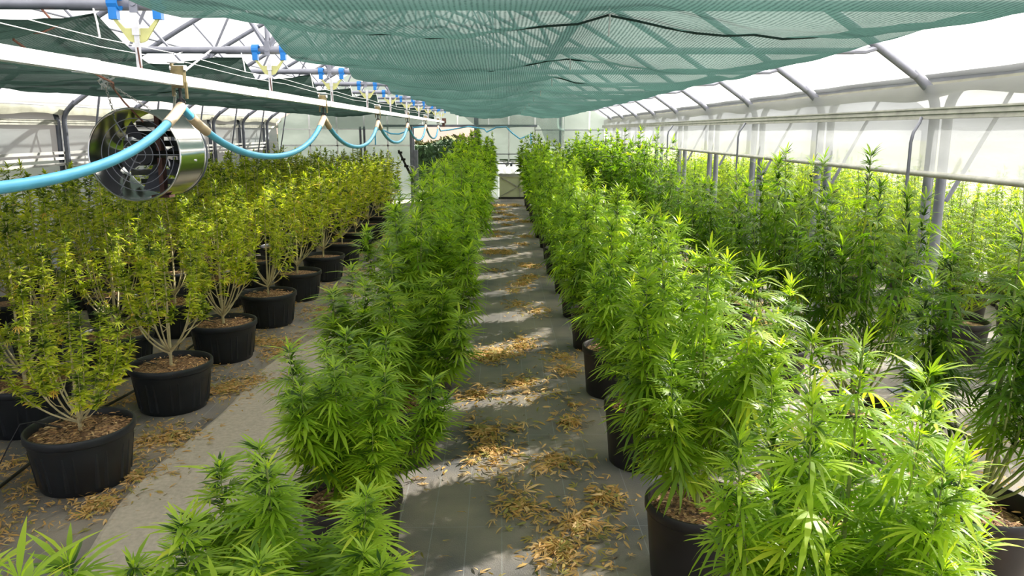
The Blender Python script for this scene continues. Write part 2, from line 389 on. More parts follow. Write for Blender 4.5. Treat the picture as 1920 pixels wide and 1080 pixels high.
# longitudinal wind bracing: thin cross rods between trusses
for i in range(1, 9):
    for s in (-1, 1):
        t = tag(put('cross_brace', MB().tube([(XC, TR[i], TIE+.02), (XC+s*1.3, TR[i+1], roof_z(1.3)-.03)], .009, 6), 'steel', smooth=True),
                'thin brace rod from the %s truss up to the %s, %s of the ridge' % (ORD[i-1], ORD[i], 'left' if s < 0 else 'right'), 'brace rod', 'roof wind braces')
tag(put('ridge_tube', MB().tube([(XC, -2.5, roof_z(0)-.02), (XC, YF, roof_z(0)-.02)], .02, 8), 'steel', smooth=True), 'long ridge tube along the top of the roof', 'tube')
for s in (-1, 1):
    for dx in (1.3, 2.9):
        if s > 0 and dx > 2: continue
        tag(put('purlin', MB().tube([(XC+s*dx, -2.5, roof_z(dx)+.02), (XC+s*dx, YF, roof_z(dx)+.02)], .014, 8), 'steel', smooth=True),
            'long purlin tube under the %s roof slope, %s' % ('left' if s < 0 else 'right', 'near the ridge' if dx < 2 else 'low down'), 'purlin')

def post_profile(s, inner):      # s=-1 left wall, +1 right wall ; inner leg bends into our bay
    x0 = s * (HW if inner else HW + .085); pts = [(x0, 0, 0), (x0, 0, 1.86)]
    d = -s if inner else s
    for k in range(1, 7):
        a = k/6*math.radians(50); R = .24
        pts.append((x0 + d*R*(1-math.cos(a)), 0, 1.86 + R*math.sin(a)))
    x1, z1 = pts[-1][0], pts[-1][2]; pts.append((x1 + d*.08, 0, z1+.08))
    return pts
def make_post(s):
    t = bpy.data.objects.new('support_post', None); C.objects.link(t)
    put('inner_leg', MB().tube(post_profile(s, True), .031, 10), 'steel_dark' if s < 0 else 'steel', t, smooth=True)
    put('outer_leg', MB().tube(post_profile(s, False), .031, 10), 'steel_dark' if s < 0 else 'steel', t, smooth=True)
    put('base_plate', MB().box((s*HW-.10, -.07, 0), (s*HW+.16, .07, .008)), 'steel_dark', t)
    if s < 0:
        put('diagonal_brace', MB().tube([(s*(HW-.48), .02, TIE), (s*(HW-.10), .02, .35)], .014, 8), 'steel_dark', t, smooth=True)
    return t
for s, side in ((-1, 'left'), (1, 'right')):
    p0 = make_post(s)
    for i, y in enumerate(TR[5:] if s < 0 else TR[2:]):
        if i == 0: o = p0
        else: o = copy_tree(p0, (0,0,0))
        o.location = (XC, y, 0)
        tag(o, 'double steel tube post of the %s side wall, %s from the camera' % (side, ORD[i]), 'post', side + ' wall posts')
# braces of the bay beyond the right wall
for i, y in enumerate(TR[2:8]):
    tag(put('leaning_brace', MB().tube([(XR+.58, y, 2.20), (XR+.13, y, 1.30)], .014, 8), 'steel', smooth=True),
        'leaning strut seen through the right plastic curtain, %s from the camera' % ORD[i], 'brace', 'struts beyond the right curtain')
for k, y in enumerate((TR[2]-.12, TR[4]-.12, TR[6]-.12)):
    tag(put('crank_pipe', MB().tube([(XR-.14, y+.02, 1.83), (XR-.17, y-.02, 1.80), (XR-.22, y-.05, 1.74), (XR-.23, y-.05, 1.68), (XR-.23, y-.05, 1.34)], .010, 8), 'steel_dark', smooth=True),
        'thin bent pipe hanging from the right rail, %s from the camera' % ORD[k], 'pipe', 'bent pipes on the right rail')

# ------------------------------------------------------------------ far gable
def gable():
    mb = MB(); y0, y1 = YF, YF + .02
    def prism(xa, xb, z0):    # panel from z0 to the roof curve
        n = max(2, int(abs(xb-xa)/.25)); V = []; F = []
        for k in range(n+1):
            x = xa + (xb-xa)*k/n; zt = roof_z(x-XC) + .03
            V += [(x, y0, z0), (x, y0, zt), (x, y1, z0), (x, y1, zt)]
        for k in range(n):
            a = k*4; F += [(a, a+4, a+5, a+1), (a+2, a+3, a+7, a+6), (a+1, a+5, a+7, a+3), (a, a+2, a+6, a+4)]
        mb.add(V, F)
    prism(XL-.1, -2.24, 0); prism(-2.24, -.60, 1.87); prism(-.60, -.02, 0); prism(-.02, .95, 1.03); prism(.95, XR+.1, 0)
    put('wall_far', mb, 'gable_panel', kind='structure')
    # white glazing bars
    mb = MB()
    for x in (-4.9, -4.2, -3.5, -2.9, .22, .9, 1.62, 2.3):
        mb.box((x-.02, YF-.02, .9 if 0 < x < .9 else 0), (x+.02, YF, roof_z(x-XC)))
    for x in (-2.0, -1.1, -.3): mb.box((x-.015, YF-.02, 1.9), (x+.015, YF, roof_z(x-XC)))
    mb.box((XL, YF-.02, 1.36), (-2.3, YF, 1.40)); mb.box((XL, YF-.03, 1.78), (-3.1, YF-.02, 1.81))
    put('trim_1', mb, 'alu', kind='structure')
    mb = MB()
    mb.box((-3.0, YF-.10, 1.85), (.95, YF-.03, 1.91)); mb.box((.9, YF-.06, 1.762), (2.7, YF-.03, 1.782)); mb.box((-.7, YF-.05, 1.15), (1.2, YF-.02, 1.17))
    mb.box((-3.62, YF-.06, 0), (-3.57, YF-.02, 1.86)); mb.box((-3.52, YF-.06, 0), (-3.47, YF-.02, 1.86))
    mb.box((-.67, YF-.09, .6), (-.56, YF-.02, 2.2)); mb.box((1.52, YF-.06, 0), (1.57, YF-.02, 2.1)); mb.box((-2.28, YF-.05, 0), (-2.22, YF-.01, 1.87))
    put('trim_2', mb, 'steel_dark', kind='structure')
    # lower door at the end of the aisle
    put('door_1', MB().box((-.02, YF-.02, .03), (.95, YF+.01, .60)), 'lower_panel', kind='structure')
    mb = MB(); yy = YF-.05
    mb.box((-.05, yy-.03, 0), (.98, yy+.02, .05)); 
    put('trim_3', mb, 'black', kind='structure')
    mb = MB(); mb.box((-.05, yy-.02, .58), (.98, yy+.02, .66)); mb.bar((.02, yy, .08), (.9, yy, .56), .02, .02, (0,1,0)); mb.bar((.02, yy, .56), (.9, yy, .08), .02, .02, (0,1,0)); mb.box((.50, yy-.01, .05), (.52, yy+.01, .6))
    put('trim_4', mb, 'rail', kind='structure')
    mb = MB(); V = []; F = []
    for i in range(25):
        x = -.05 + 1.03*i/24
        for k in range(5): V.append((x, YF-.04 + .02*math.sin(i*1.3+k*2), .66 + .34*k/4 + .01*math.sin(i*.9)))
    for i in range(24):
        for k in range(4): a = i*5+k; F.append((a, a+1, a+6, a+5))
    tag(put('door_curtain', mb.add(V, F), 'side_film', smooth=True), 'crumpled white plastic sheet hung above the low door at the aisle end', 'curtain')
    t = thing('door_bar', 'dark horizontal pipe with small knobs across the door at the aisle end', 'bar')
    put('pipe', MB().tube([(-.05, YF-.1, .92), (.98, YF-.1, .92)], .018, 8), 'steel_dark', t)
    for x in (.28, .52): put('knob', MB().box((x-.03, YF-.13, .85), (x+.03, YF-.07, .92)), 'steel_dark', t)
gable()

# outside: hedge, grass strip, hill beyond
def blob_strip(name, x0, x1, y0, y1, h, m, seed, nn=900, r=.14, z0=0):
    rr = np.random.RandomState(seed); mb = MB()
    V = []; F = []
    for k in range(nn):
        x = rr.uniform(x0, x1); y = rr.uniform(y0, y1); z = z0 + rr.uniform(0, 1) ** .6 * h * (1 + .08*math.sin(x*3))
        d = rr.normal(size=(3,)); d /= np.linalg.norm(d); e = np.cross(d, rr.normal(size=3)); e /= np.linalg.norm(e); L = r * rr.uniform(.6, 1.3)
        p = np.array([x, y, z]); o = len(V)
        V += [tuple(p - d*L), tuple(p + e*L*.4), tuple(p + d*L), tuple(p - e*L*.4)]; F.append((o, o+1, o+2, o+3))
    return put(name, mb.add(V, F), m)
t = thing('hedge', 'dark clipped hedge seen outside through the open door at the back', 'hedge')
ob = put('hedge_core', MB().box((-7, 24.3, -.05), (1.5, 25.1, 1.28)), 'hedge', t); 
blob = blob_strip('hedge_foliage', -7, 1.5, 24.1, 25.2, 1.36, 'hedge', 3, 5000, .12); blob.parent = t
g = blob_strip('tall_dry_grass', -9, 3, 25.4, 27, 1.46, 'dry_grass', 4, 7000, .16); g['kind'] = 'stuff'; g['label'] = 'sunlit dry grass growing behind the dark hedge outside'
V = []; F = []
for i in range(31):
    x = -60 + 66*i/30
    for j in range(9):
        y = 45 + 60*j/8; V.append((x, y, -.1 + 5.2*math.sin(min(1, j/6)*PI/2) + .4*math.sin(x*.09)))
for i in range(30):
    for j in range(8): a = i*9+j; F.append((a, a+1, a+10, a+9))
put('floor_hill', MB().add(V, F), 'hill', smooth=True, kind='structure')

# ------------------------------------------------------------------ shade nets
def net(name, x0, x1, ys, m, label, hold, edge_sag_lo=.0, lat=.07, lon=.05, fold=0, z00=2.205, seed=1):
    rr = random.Random(seed); ph = [rr.uniform(0, 6) for _ in range(8)]
    nx = 48; sub = 14; V = []; F = []; rows = []
    yl = []
    for a, b in zip(ys[:-1], ys[1:]):
        for k in range(sub): yl.append((a + (b-a)*k/sub, k/sub))
    yl.append((ys[-1], 0))
    for (y, f) in yl:
        for i in range(nx+1):
            u = i/nx; x = x0 + (x1-x0)*u
            # lateral scallops between hold points
            hs = [x0] + hold + [x1]; s = 0
            for p, q in zip(hs[:-1], hs[1:]):
                if p <= x <= q + 1e-6: s = math.sin(PI*(x-p)/(q-p))
            e = math.sin(PI*f)
            z = z00 - lat*s*(.8+.2*e) - lon*e*(1 - .35*s) - edge_sag_lo*e*(1-u)**3 if x0 < XC - 1 and False else z00 - lat*s*(.8+.2*e) - lon*e
            el = e * edge_sag_lo
            z -= el * (u**6 if x1 < XC else (1-u)**6)
            z += .006*math.sin(x*13+ph[0]+y*2.2) + .005*math.sin(y*9+ph[1]+x*4) + .004*math.sin(x*31+ph[2]-y*5)
            xx = x + (.02*math.sin(y*2.3+ph[3]) if 0 < u < 1 else .03*math.sin(y*3.7+ph[4]))
            V.append((xx, y, z))
    w = nx+1
    for j in range(len(yl)-1):
        for i in range(nx): F.append((j*w+i, j*w+i+1, (j+1)*w+i+1, (j+1)*w+i))
    o = put(name, MB().add(V, F), m, smooth=True)
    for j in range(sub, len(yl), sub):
        put('tie_shadow_line', MB().tube([(v[0], v[1], v[2]-.006) for v in V[j*w:(j+1)*w:2]], .005, 6), 'tie_shadow', o, smooth=True)  # added dark tube stands in for the tie bar's shadow line on the net
    tag(o, label, 'shade net'); return o
ysn = [-.3] + TR + [19.2]
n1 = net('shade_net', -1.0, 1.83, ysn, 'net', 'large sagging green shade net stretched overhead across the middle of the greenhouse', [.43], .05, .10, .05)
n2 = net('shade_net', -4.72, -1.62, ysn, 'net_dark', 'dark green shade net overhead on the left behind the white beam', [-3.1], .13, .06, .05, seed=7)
def drape(x0, x1, y, z1, m, zf, label, parent):
    V = []; F = []; nx = 40; nz = 12
    for k in range(nz+1):
        for i in range(nx+1):
            u = i/nx; x = x0 + (x1-x0)*u; zt = 2.19 - .06*abs(math.sin(PI*2*u)); zb = zf(x)
            z = zt + (zb-zt)*k/nz
            V.append((x, y - .12*math.sin(PI*k/nz) + .02*math.sin(x*14+k*.5), z))
    for k in range(nz):
        for i in range(nx): a = k*(nx+1)+i; F.append((a, a+1, a+nx+2, a+nx+1))
    return put('hanging_end', MB().add(V, F), m, parent, smooth=True)
drape(-1.0, 1.62, 19.25, 0, 'net_thin', lambda x: 1.86 - .05*math.sin((x+1)*2) + max(0, (-.55-x))*.7 - .55*max(0, min(1, (x-1.0)/.2)), '', n1)
drape(-4.5, -1.62, 19.25, 0, 'net_thin', lambda x: 1.80 + max(0, (x+2.3))*.5 , '', n2)
for i, y in enumerate(TR[1:10]):
    tag(put('net_tie', MB().tube([(.43, y-.01, TIE+.02), (.435, y-.02, 2.19), (.43+.004*(i % 3), y-.03, 2.12)], .004, 6), 'white'),
        'thin white tie hanging from the middle of the central green net, %s from the camera' % ORD[i], 'tie', 'white ties of the central net')
    tag(put('net_tie', MB().tube([(-1.60, y-.01, TIE+.02), (-1.58, y-.02, 2.17), (-1.57, y-.03, 2.11)], .004, 6), 'white'),
        'thin white tie at the edge of the dark left net, %s from the camera' % ORD[i], 'tie', 'white ties of the left net')

# ------------------------------------------------------------------ beam, yokes, trolleys, wires
XB = -1.41
t = thing('trolley_beam', 'long white aluminium trolley beam hung under the trusses', 'beam')
put('channel', MB().box((XB-.022, -.6, 1.946), (XB+.022, YF-.6, 1.989)), 'alu', t)
mb = MB()
for k in range(11): mb.box((XB-.024, .9+1.7*k, 1.944), (XB+.024, 1.0+1.7*k, 1.991))
put('joint_sleeve', mb, 'alu', t)
put('end_stop', MB().box((XB-.06, YF-.66, 1.93), (XB+.06, YF-.58, 2.06)).box((XB-.03, YF-.7, 1.86), (XB+.03, YF-.6, 1.93)), 'rust', t)

yk = bpy.data.objects.new('beam_yoke', None); C.objects.link(yk)
for s in (-1, 1):
    c = put('clamp', MB().lathe([(.030, -.02), (.030, .02), (.0215, .02), (.0215, -.02)], 14, (0,0,0), 'Z', True), 'blue', yk)
    c.rotation_euler = (0, PI/2, 0); c.location = (s*.085, 0, TIE)
    put('clamp_lug', MB().box((.02, -.026, -.016), (.065, .002, .016)), 'blue', c)
V = []; F = []; n = 16
for i in range(n+1):
    u = -1 + 2*i/n; w = abs(u); zt = TIE - (.098 if w < .5 else .098 - .05*(w-.5)/.5); zb = TIE - (.155 - .02*w if w < .35 else .148 - .085*(w-.35)/.65)
    for y in (-.018, -.010): V += [(u*.09, y, zt), (u*.09, y, zb)]
for i in range(n):
    a = i*4; F += [(a, a+1, a+5, a+4), (a+2, a+6, a+7, a+3), (a, a+4, a+6, a+2), (a+1, a+3, a+7, a+5)]
put('curved_plate', MB().add(V, F), 'yoke', yk)
put('hanger_strap', MB().box((-.010, -.024, 1.985), (.010, -.018, TIE-.06)).box((-.014, -.03, TIE-.125), (.014, -.018, TIE-.085)), 'zinc', yk)
put('hook', MB().tube([(0, -.02, 2.07), (.003, -.02, 2.02), (.006, -.02, 1.985)], .006, 6), 'rust', yk)
for i, y in enumerate(TR[1:]):
    o = yk if i == 0 else copy_tree(yk, (0,0,0)); o.location = (XC+.02, y-.04, 0)
    tag(o, 'bracket with two blue clamps and curved plate holding the white beam, %s from the camera' % ORD[i], 'bracket', 'blue clamp brackets on the trusses')

YT = [.72, 3.40, 6.11, 8.81, 11.6, 14.4, 17.3]
ho = bpy.data.objects.new('hose_trolley', None); C.objects.link(ho)
put('body', MB().box((-.026, -.014, 1.935), (.026, .014, 2.03)).box((-.032, -.010, 1.90), (-.024, .010, 2.045)).box((.024, -.008, 1.89), (.032, .008, 1.96)), 'brass', ho)
put('roller', MB().tube([(-.035, 0, 2.02), (.035, 0, 2.02)], .013, 10).tube([(-.04, -.012, 2.045), (.03, -.012, 2.045)], .005, 6), 'zinc', ho)
put('hanger', MB().tube([(0, 0, 1.94), (0, 0, 1.90), (.004, 0, 1.868)], .007, 6).torus((0,0,1.872), .018, .005, 12, 6, 'Y'), 'black', ho)
for i, y in enumerate(YT):
    o = ho if i == 0 else copy_tree(ho, (0,0,0)); o.location = (XB, y, 0)
    tag(o, 'small brass hose trolley riding on the white beam, %s from the camera' % ORD[i], 'trolley', 'hose trolleys on the white beam')

hose = thing('irrigation_hose', 'light blue hose hanging in loops from trolleys under the white beam', 'hose')
allp = []
for a, b in zip(YT[:-1], YT[1:]):
    D = b - a; dip = .262 if a < 5 else .26
    seg = []
    for k in range(33):
        u = k/32; w = abs(2*u-1)
        z = 1.857 - dip*(1 - (math.cosh(2.2*w)-1)/(math.cosh(2.2)-1)) - .0
        seg.append((XB + .02*math.sin(PI*u), a + D*u, z))
    allp += seg if not allp else seg[1:]
allp += [(XB+.02, 17.7, 1.75), (XB+.2, 18.6, 1.78), (XB+.6, 19.35, 1.86), (XB+1.0, 19.4, 1.80), (-.35, 19.42, 1.72), (-.1, 19.42, 1.84), (.15, 19.42, 1.85), (.3, 19.42, 1.70), (.5, 19.42, 1.55), (.68, 19.42, 1.62), (.78, 19.42, 1.68), (.79, 19.42, 1.42)]
put('pipe', MB().tube(allp, .0185, 10), 'hose', hose, smooth=True)
for y in YT:
    for s in (-1, 1):
        near = sorted([p for p in allp if abs(p[0]-XB) < .05 and 0 <= s*(p[1]-y) <= .34 and p[1] < 17.4], key=lambda p: s*p[1])
        if len(near) >= 2: put('cuff', MB().tube(near[:3], .0225, 10), 'cuff', hose, smooth=True)
for k, (x, z) in enumerate(((-1.56, 2.118), (-1.56, 2.085))):
    tag(put('guide_wire', MB().tube([(x, -.6, z)] + [(x, .5+i*.85, z - (.012 if i % 2 else 0)) for i in range(22)], .0019, 6), 'zinc'),
        ('upper' if k == 0 else 'lower') + ' of the two thin wires running beside the white beam', 'wire', 'wires beside the white beam')

# machine post near the open door
t = thing('machine_post', 'grey steel post with a dark slanted lever beside the open back door', 'machine')
put('column', MB().box((-2.16, 18.1, 0), (-2.09, 18.17, 1.86)).box((-2.06, 18.1, 0), (-1.98, 18.2, 1.30)), 'steel', t)
put('lever', MB().bar((-2.42, 18.0, 1.30), (-2.08, 18.05, .55), .05, .05), 'black', t)
for k in range(3): put('spray_nozzle', MB().box((-2.43+.07*k, 17.96, 1.22-.16*k), (-2.33+.07*k, 18.02, 1.27-.16*k)), 'black', t)
put('coiled_ring', MB().torus((-2.12, 18.05, .86), .07, .012, 16, 6, 'Y'), 'zinc', t)
tag(put('feed_hose', MB().tube([(-3.2, 19.46, 1.4), (-3.2, 19.47, 1.75), (-3.1, 19.47, 1.79), (-2.95, 19.47, 1.75), (-2.8, 19.47, 1.68), (-2.6, 19.47, 1.67), (-2.4, 19.47, 1.74), (-2.25, 19.47, 1.83), (-1.9, 19.47, 1.86)], .018, 8), 'hose', smooth=True),
    'dark blue hose drooping in front of the back wall left of the open door', 'hose')

# ------------------------------------------------------------------ fan
FX, FY, FZ, FR, FL = -1.98, 4.12, 1.622, .247, .37
fan = thing('ventilation_fan', 'round polished steel fan hanging on chains at the left', 'fan', loc=(FX, FY, FZ))
put('housing', MB().lathe([(FR, 0), (FR, FL), (FR-.006, FL), (FR-.006, 0)], 64, (0,0,0), 'Y', True), 'chrome', fan, smooth=True)
put('front_rim', MB().torus((0, 0, 0), FR, .006, 64, 8, 'Y'), 'chrome', fan, smooth=True)
put('back_rim', MB().torus((0, FL, 0), FR, .007, 64, 8, 'Y'), 'steel_dark', fan, smooth=True)
put('ridge_band', MB().torus((0, FL*.93, 0), FR+.001, .004, 64, 8, 'Y'), 'chrome', fan, smooth=True)
mb = MB()
for r in (.042, .082, .12, .158, .196): mb.torus((0, .035, 0), r, .0022, 48, 5, 'Y')
for k in range(3):
    a = math.radians(90+8 + 120*k - 98); mb.tube([(0, .033, 0), (.22*math.cos(a), .036, .22*math.sin(a)), (.243*math.cos(a), .06, .243*math.sin(a))], .003, 6)
put('guard', mb, 'steel', fan)
put('motor', MB().lathe([(.0, .10), (.055, .10), (.062, .115), (.062, .27), (.05, .29), (.0, .29)], 24, (0,0,0), 'Y'), 'black', fan, smooth=True)
put('bracket', MB().box((.065, .12, -FR+.012), (.09, .17, -.02)).box((.065, .12, .02), (.09, .17, FR-.02)).box((.02, .11, -FR+.006), (.12, .18, -FR+.02)), 'rust', fan)
for k in range(6):
    a0 = 2*PI*k/6 + .3; V = []; F = []
    for i in range(6):
        r = .055 + (.225-.055)*i/5; w = .30 + .25*i/5
        for j in range(4):
            a = a0 + w*(j/3-.5)/ (1+.3*i/5); V.append((r*math.cos(a), .29 + .05*(j/3-.5) + .003, r*math.sin(a)))
            V.append((r*math.cos(a), .29 + .05*(j/3-.5), r*math.sin(a)))
    for i in range(5):
        for j in range(3):
            a = (i*4+j)*2; F += [(a, a+2, a+10, a+8), (a+1, a+9, a+11, a+3)]
    put('blade', MB().add(V, F), 'steel_dark', fan, smooth=True)
M['shutter'] = plain('dark_shutter', (.035, .04, .022), .3, 0, .5, 30)
for k in range(9):
    z = -.222 + .0555*k; hw = math.sqrt(max(0, .238**2 - min(abs(z), abs(z+.05) if z < 0 else abs(z)+.03)**2 - .0))
    hw = math.sqrt(max(.001, .24**2 - max(abs(z-.027), abs(z+.027))**2))
    put('shutter_slat', MB().bar((-hw, FL-.02, z), (hw, FL-.02, z), .010, .034), 'shutter', fan)
put('bolt', MB().tube([(FR*math.cos(-.15)-.004, FL*.55, FR*math.sin(-.15)), (FR*math.cos(-.15)+.006, FL*.55, FR*math.sin(-.15))], .006, 8), 'zinc', fan)
def chain(a, b, label, link=.017, r=.0026):
    a = Vector(a); b = Vector(b); L = (b-a).length; n = int(L/(link*1.25)); mb = MB()
    q = (b-a).to_track_quat('Z', 'Y').to_matrix()
    for k in range(n):
        c = a + (b-a)*(k+.5)/n; m2 = MB().torus((0,0,0), link*.5, r, 10, 4, 'Y' if k % 2 else 'X'); 
        V = [c + q @ Vector((v[0]*(.65 if k % 2 else 1), v[1]*(1 if k % 2 else .65), v[2]*1.45)) for v in m2.v]; mb.add(V, m2.f)
    tag(put('chain', mb, 'zinc'), label, 'chain')
KN = (-2.02, 3.95, 1.995)
chain(KN, (FX-.10, FY+.02, FZ+FR-.03), 'thin chain from the white knot down to the front of the fan')
chain((KN[0]+.01, KN[1], KN[2]), (FX+.05, FY+.12, FZ+FR), 'slanted chain from the white knot to the top of the fan')
chain((FX+.10, FY+.30, FZ+FR-.02), (XB-.03, 3.42, 1.915), 'chain from the back of the fan up to the brass trolley')
chain((XB-.02, 3.44, 1.99), (-1.78, TR[2], TIE), 'bright chain running from the brass trolley up to a truss tie bar')
mb = MB(); kp = []
for k in range(30): a = k*.8; kp.append((KN[0]+.022*math.cos(a*1.3), KN[1]+.02*math.sin(a), KN[2]+.002*k-.03+.012*math.sin(a*2.1)))
mb.tube(kp, .0035, 6).tube([(KN[0], KN[1], KN[2]), (KN[0]-.05, KN[1], KN[2]+.06), (KN[0]-.06, KN[1], KN[2]+.075)], .004, 6).tube([(KN[0], KN[1], KN[2]), (KN[0]+.05, KN[1], KN[2]+.02), (KN[0]+.055, KN[1], KN[2]+.05), (KN[0]+.03, KN[1], KN[2]+.055)], .006, 6)
tag(put('rope_knot', mb, 'white', smooth=True), 'knotted white string above the fan under the beam', 'string')
tag(put('support_wire', MB().tube([KN, (-2.0, 4.3, 2.10), (-1.95, TR[2], TIE-.01)], .003, 5), 'zinc'), 'thin wire from the white knot up to the truss', 'wire')
tag(put('power_cable', MB().tube([(-1.80, TR[1], TIE-.02), (-1.76, TR[1]+.02, 2.16), (-1.80, TR[1]-.02, 2.13), (-1.90, TR[1]-.02, 2.13), (-1.95, 3.14, 2.11), (-1.90, 3.2, 2.05), (-1.78, 3.4, 2.0), (-1.80, 3.6, 1.97), (-1.90, 3.8, 1.955), (-1.98, 3.93, 1.985), (-2.0, 4.1, 1.90), (-1.98, 4.25, 1.80)], .005, 6), 'copper', smooth=True), 'brown power cable looping from the truss down to the fan', 'cable')

# ------------------------------------------------------------------ plants
def leaf_template(nl, segs, fan, droop, width, pet=.25):
    """palmate leaf in the XY plane pointing +X; total length 1"""
    V = []; F = []
    ang = np.linspace(-fan, fan, nl) if nl > 1 else [0]
    for a in ang:
        L = 1 - .52*(abs(a)/max(fan, 1e-6))**1.3 if nl > 1 else 1
        L *= (1-pet); ca, sa = math.cos(a), math.sin(a); o = len(V)
        prof = [(0, .0)] + ([(.25, .75), (.55, 1.0), (.82, .5)] if segs == 4 else [(.30, .85), (.66, .85)] if segs == 3 else [(.45, 1)]) + [(1, 0)]
        for (u, w) in prof:
            r = L*u; hw = width*L*w/2; z = -droop*(r**1.8)
            pts = [(r, 0)] if w == 0 else [(r, hw), (r, -hw)]
            for (x, y) in pts:
                V.append((pet + x*ca - y*sa, x*sa + y*ca, z + (.0 if w == 0 else .25*hw)))
        if segs == 4: F += [(o, o+2, o+1), (o+1, o+2, o+4, o+3), (o+3, o+4, o+6, o+5), (o+5, o+6, o+7)]
        elif segs == 3: F += [(o, o+2, o+1), (o+1, o+2, o+4, o+3), (o+3, o+4, o+5)]
        else: F += [(o, o+2, o+3, o+1)]
    if pet > .05 and segs > 2:
        o = len(V); V += [(0, .012, 0), (0, -.012, 0), (pet, -.008, 0), (pet, .008, 0)]; F.append((o, o+1, o+2, o+3))
    return np.array(V), F
TPL = {
 'cola': [leaf_template(3, 3, .75, .3, .27, .0), leaf_template(1, 3, 0, .4, .24, .0)],
 'tip': [leaf_template(3, 4, .45, .55, .13, .12), leaf_template(1, 4, 0, .5, .11, .1)],
 'hi': [leaf_template(7, 4, 1.25, d, .125) for d in (.35, .6, .95)] + [leaf_template(5, 4, .95, .5, .125)],
 'mid': [leaf_template(5, 3, 1.1, d, .14, .18) for d in (.35, .6, .9)],
 'lo': [leaf_template(5, 2, 1.0, d, .21, .12) for d in (.25, .5)],
 'bud': [leaf_template(3, 3, .6, .35, .17, .05), leaf_template(1, 4, 0, .4, .13, .05)],
 'chip': [leaf_template(1, 3, 0, .3, .22, .05)],
 'budlo': [leaf_template(3, 2, .7, .25, .26, .0)],
}
def rot_batch(az, pitch, roll):
    ca, sa, cp, sp, cr_, sr = np.cos(az), np.sin(az), np.cos(pitch), np.sin(pitch), np.cos(roll), np.sin(roll)
    # Rz(az) * Ry(-pitch) * Rx(roll)
    R = np.empty((len(az), 3, 3))
    R[:,0,0] = ca*cp; R[:,0,1] = -sa*cr_ - ca*sp*sr; R[:,0,2] = sa*sr - ca*sp*cr_
    R[:,1,0] = sa*cp; R[:,1,1] = ca*cr_ - sa*sp*sr; R[:,1,2] = -ca*sr - sa*sp*cr_
    R[:,2,0] = sp; R[:,2,1] = cp*sr; R[:,2,2] = cp*cr_
    return R
def leaves_mesh(name, leaves, m):
    """leaves: list of (tpl_set, idx, x,y,z, az,pitch,roll,size,tint)"""
    co = []; loops = []; starts = []; tints = []; off = 0; ls = 0
    byt = {}
    for lf in leaves: byt.setdefault((lf[0], lf[1]), []).append(lf[2:])
    for (s, k), arr in byt.items():
        V, F = TPL[s][k]; A = np.array(arr); n = len(A)
        R = rot_batch(A[:,3], A[:,4], A[:,5])
        P = np.einsum('nij,vj->nvi', R, V) * A[:,6][:,None,None] + A[:,0:3][:,None,:]
        co.append(P.reshape(-1, 3)); nv = len(V)
        rad = np.hypot(V[:,0], V[:,1]); g = (.34 if s == 'cola' else .2) * (rad/rad.max() - .55) if s != 'chip' else rad*0
        tints.append((A[:,7][:,None] + g[None,:]).ravel())
        fl = np.concatenate([np.array(f) for f in F]); fs = np.array([len(f) for f in F])
        base = off + np.arange(n)*nv
        loops.append((base[:,None] + fl[None,:]).reshape(-1))
        starts.append(np.tile(fs, n)); off += n*nv
    co = np.concatenate(co); loops = np.concatenate(loops); sz = np.concatenate(starts); tints = np.concatenate(tints)
    st = np.concatenate([[0], np.cumsum(sz)[:-1]])
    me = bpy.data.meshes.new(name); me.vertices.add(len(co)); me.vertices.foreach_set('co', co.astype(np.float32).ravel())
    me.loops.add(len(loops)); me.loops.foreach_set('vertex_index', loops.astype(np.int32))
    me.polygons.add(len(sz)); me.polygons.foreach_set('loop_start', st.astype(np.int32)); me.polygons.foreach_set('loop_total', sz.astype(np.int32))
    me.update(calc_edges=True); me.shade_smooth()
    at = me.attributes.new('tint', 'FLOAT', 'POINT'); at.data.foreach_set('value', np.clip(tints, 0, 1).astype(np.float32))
    me.materials.append(M[m]); return me

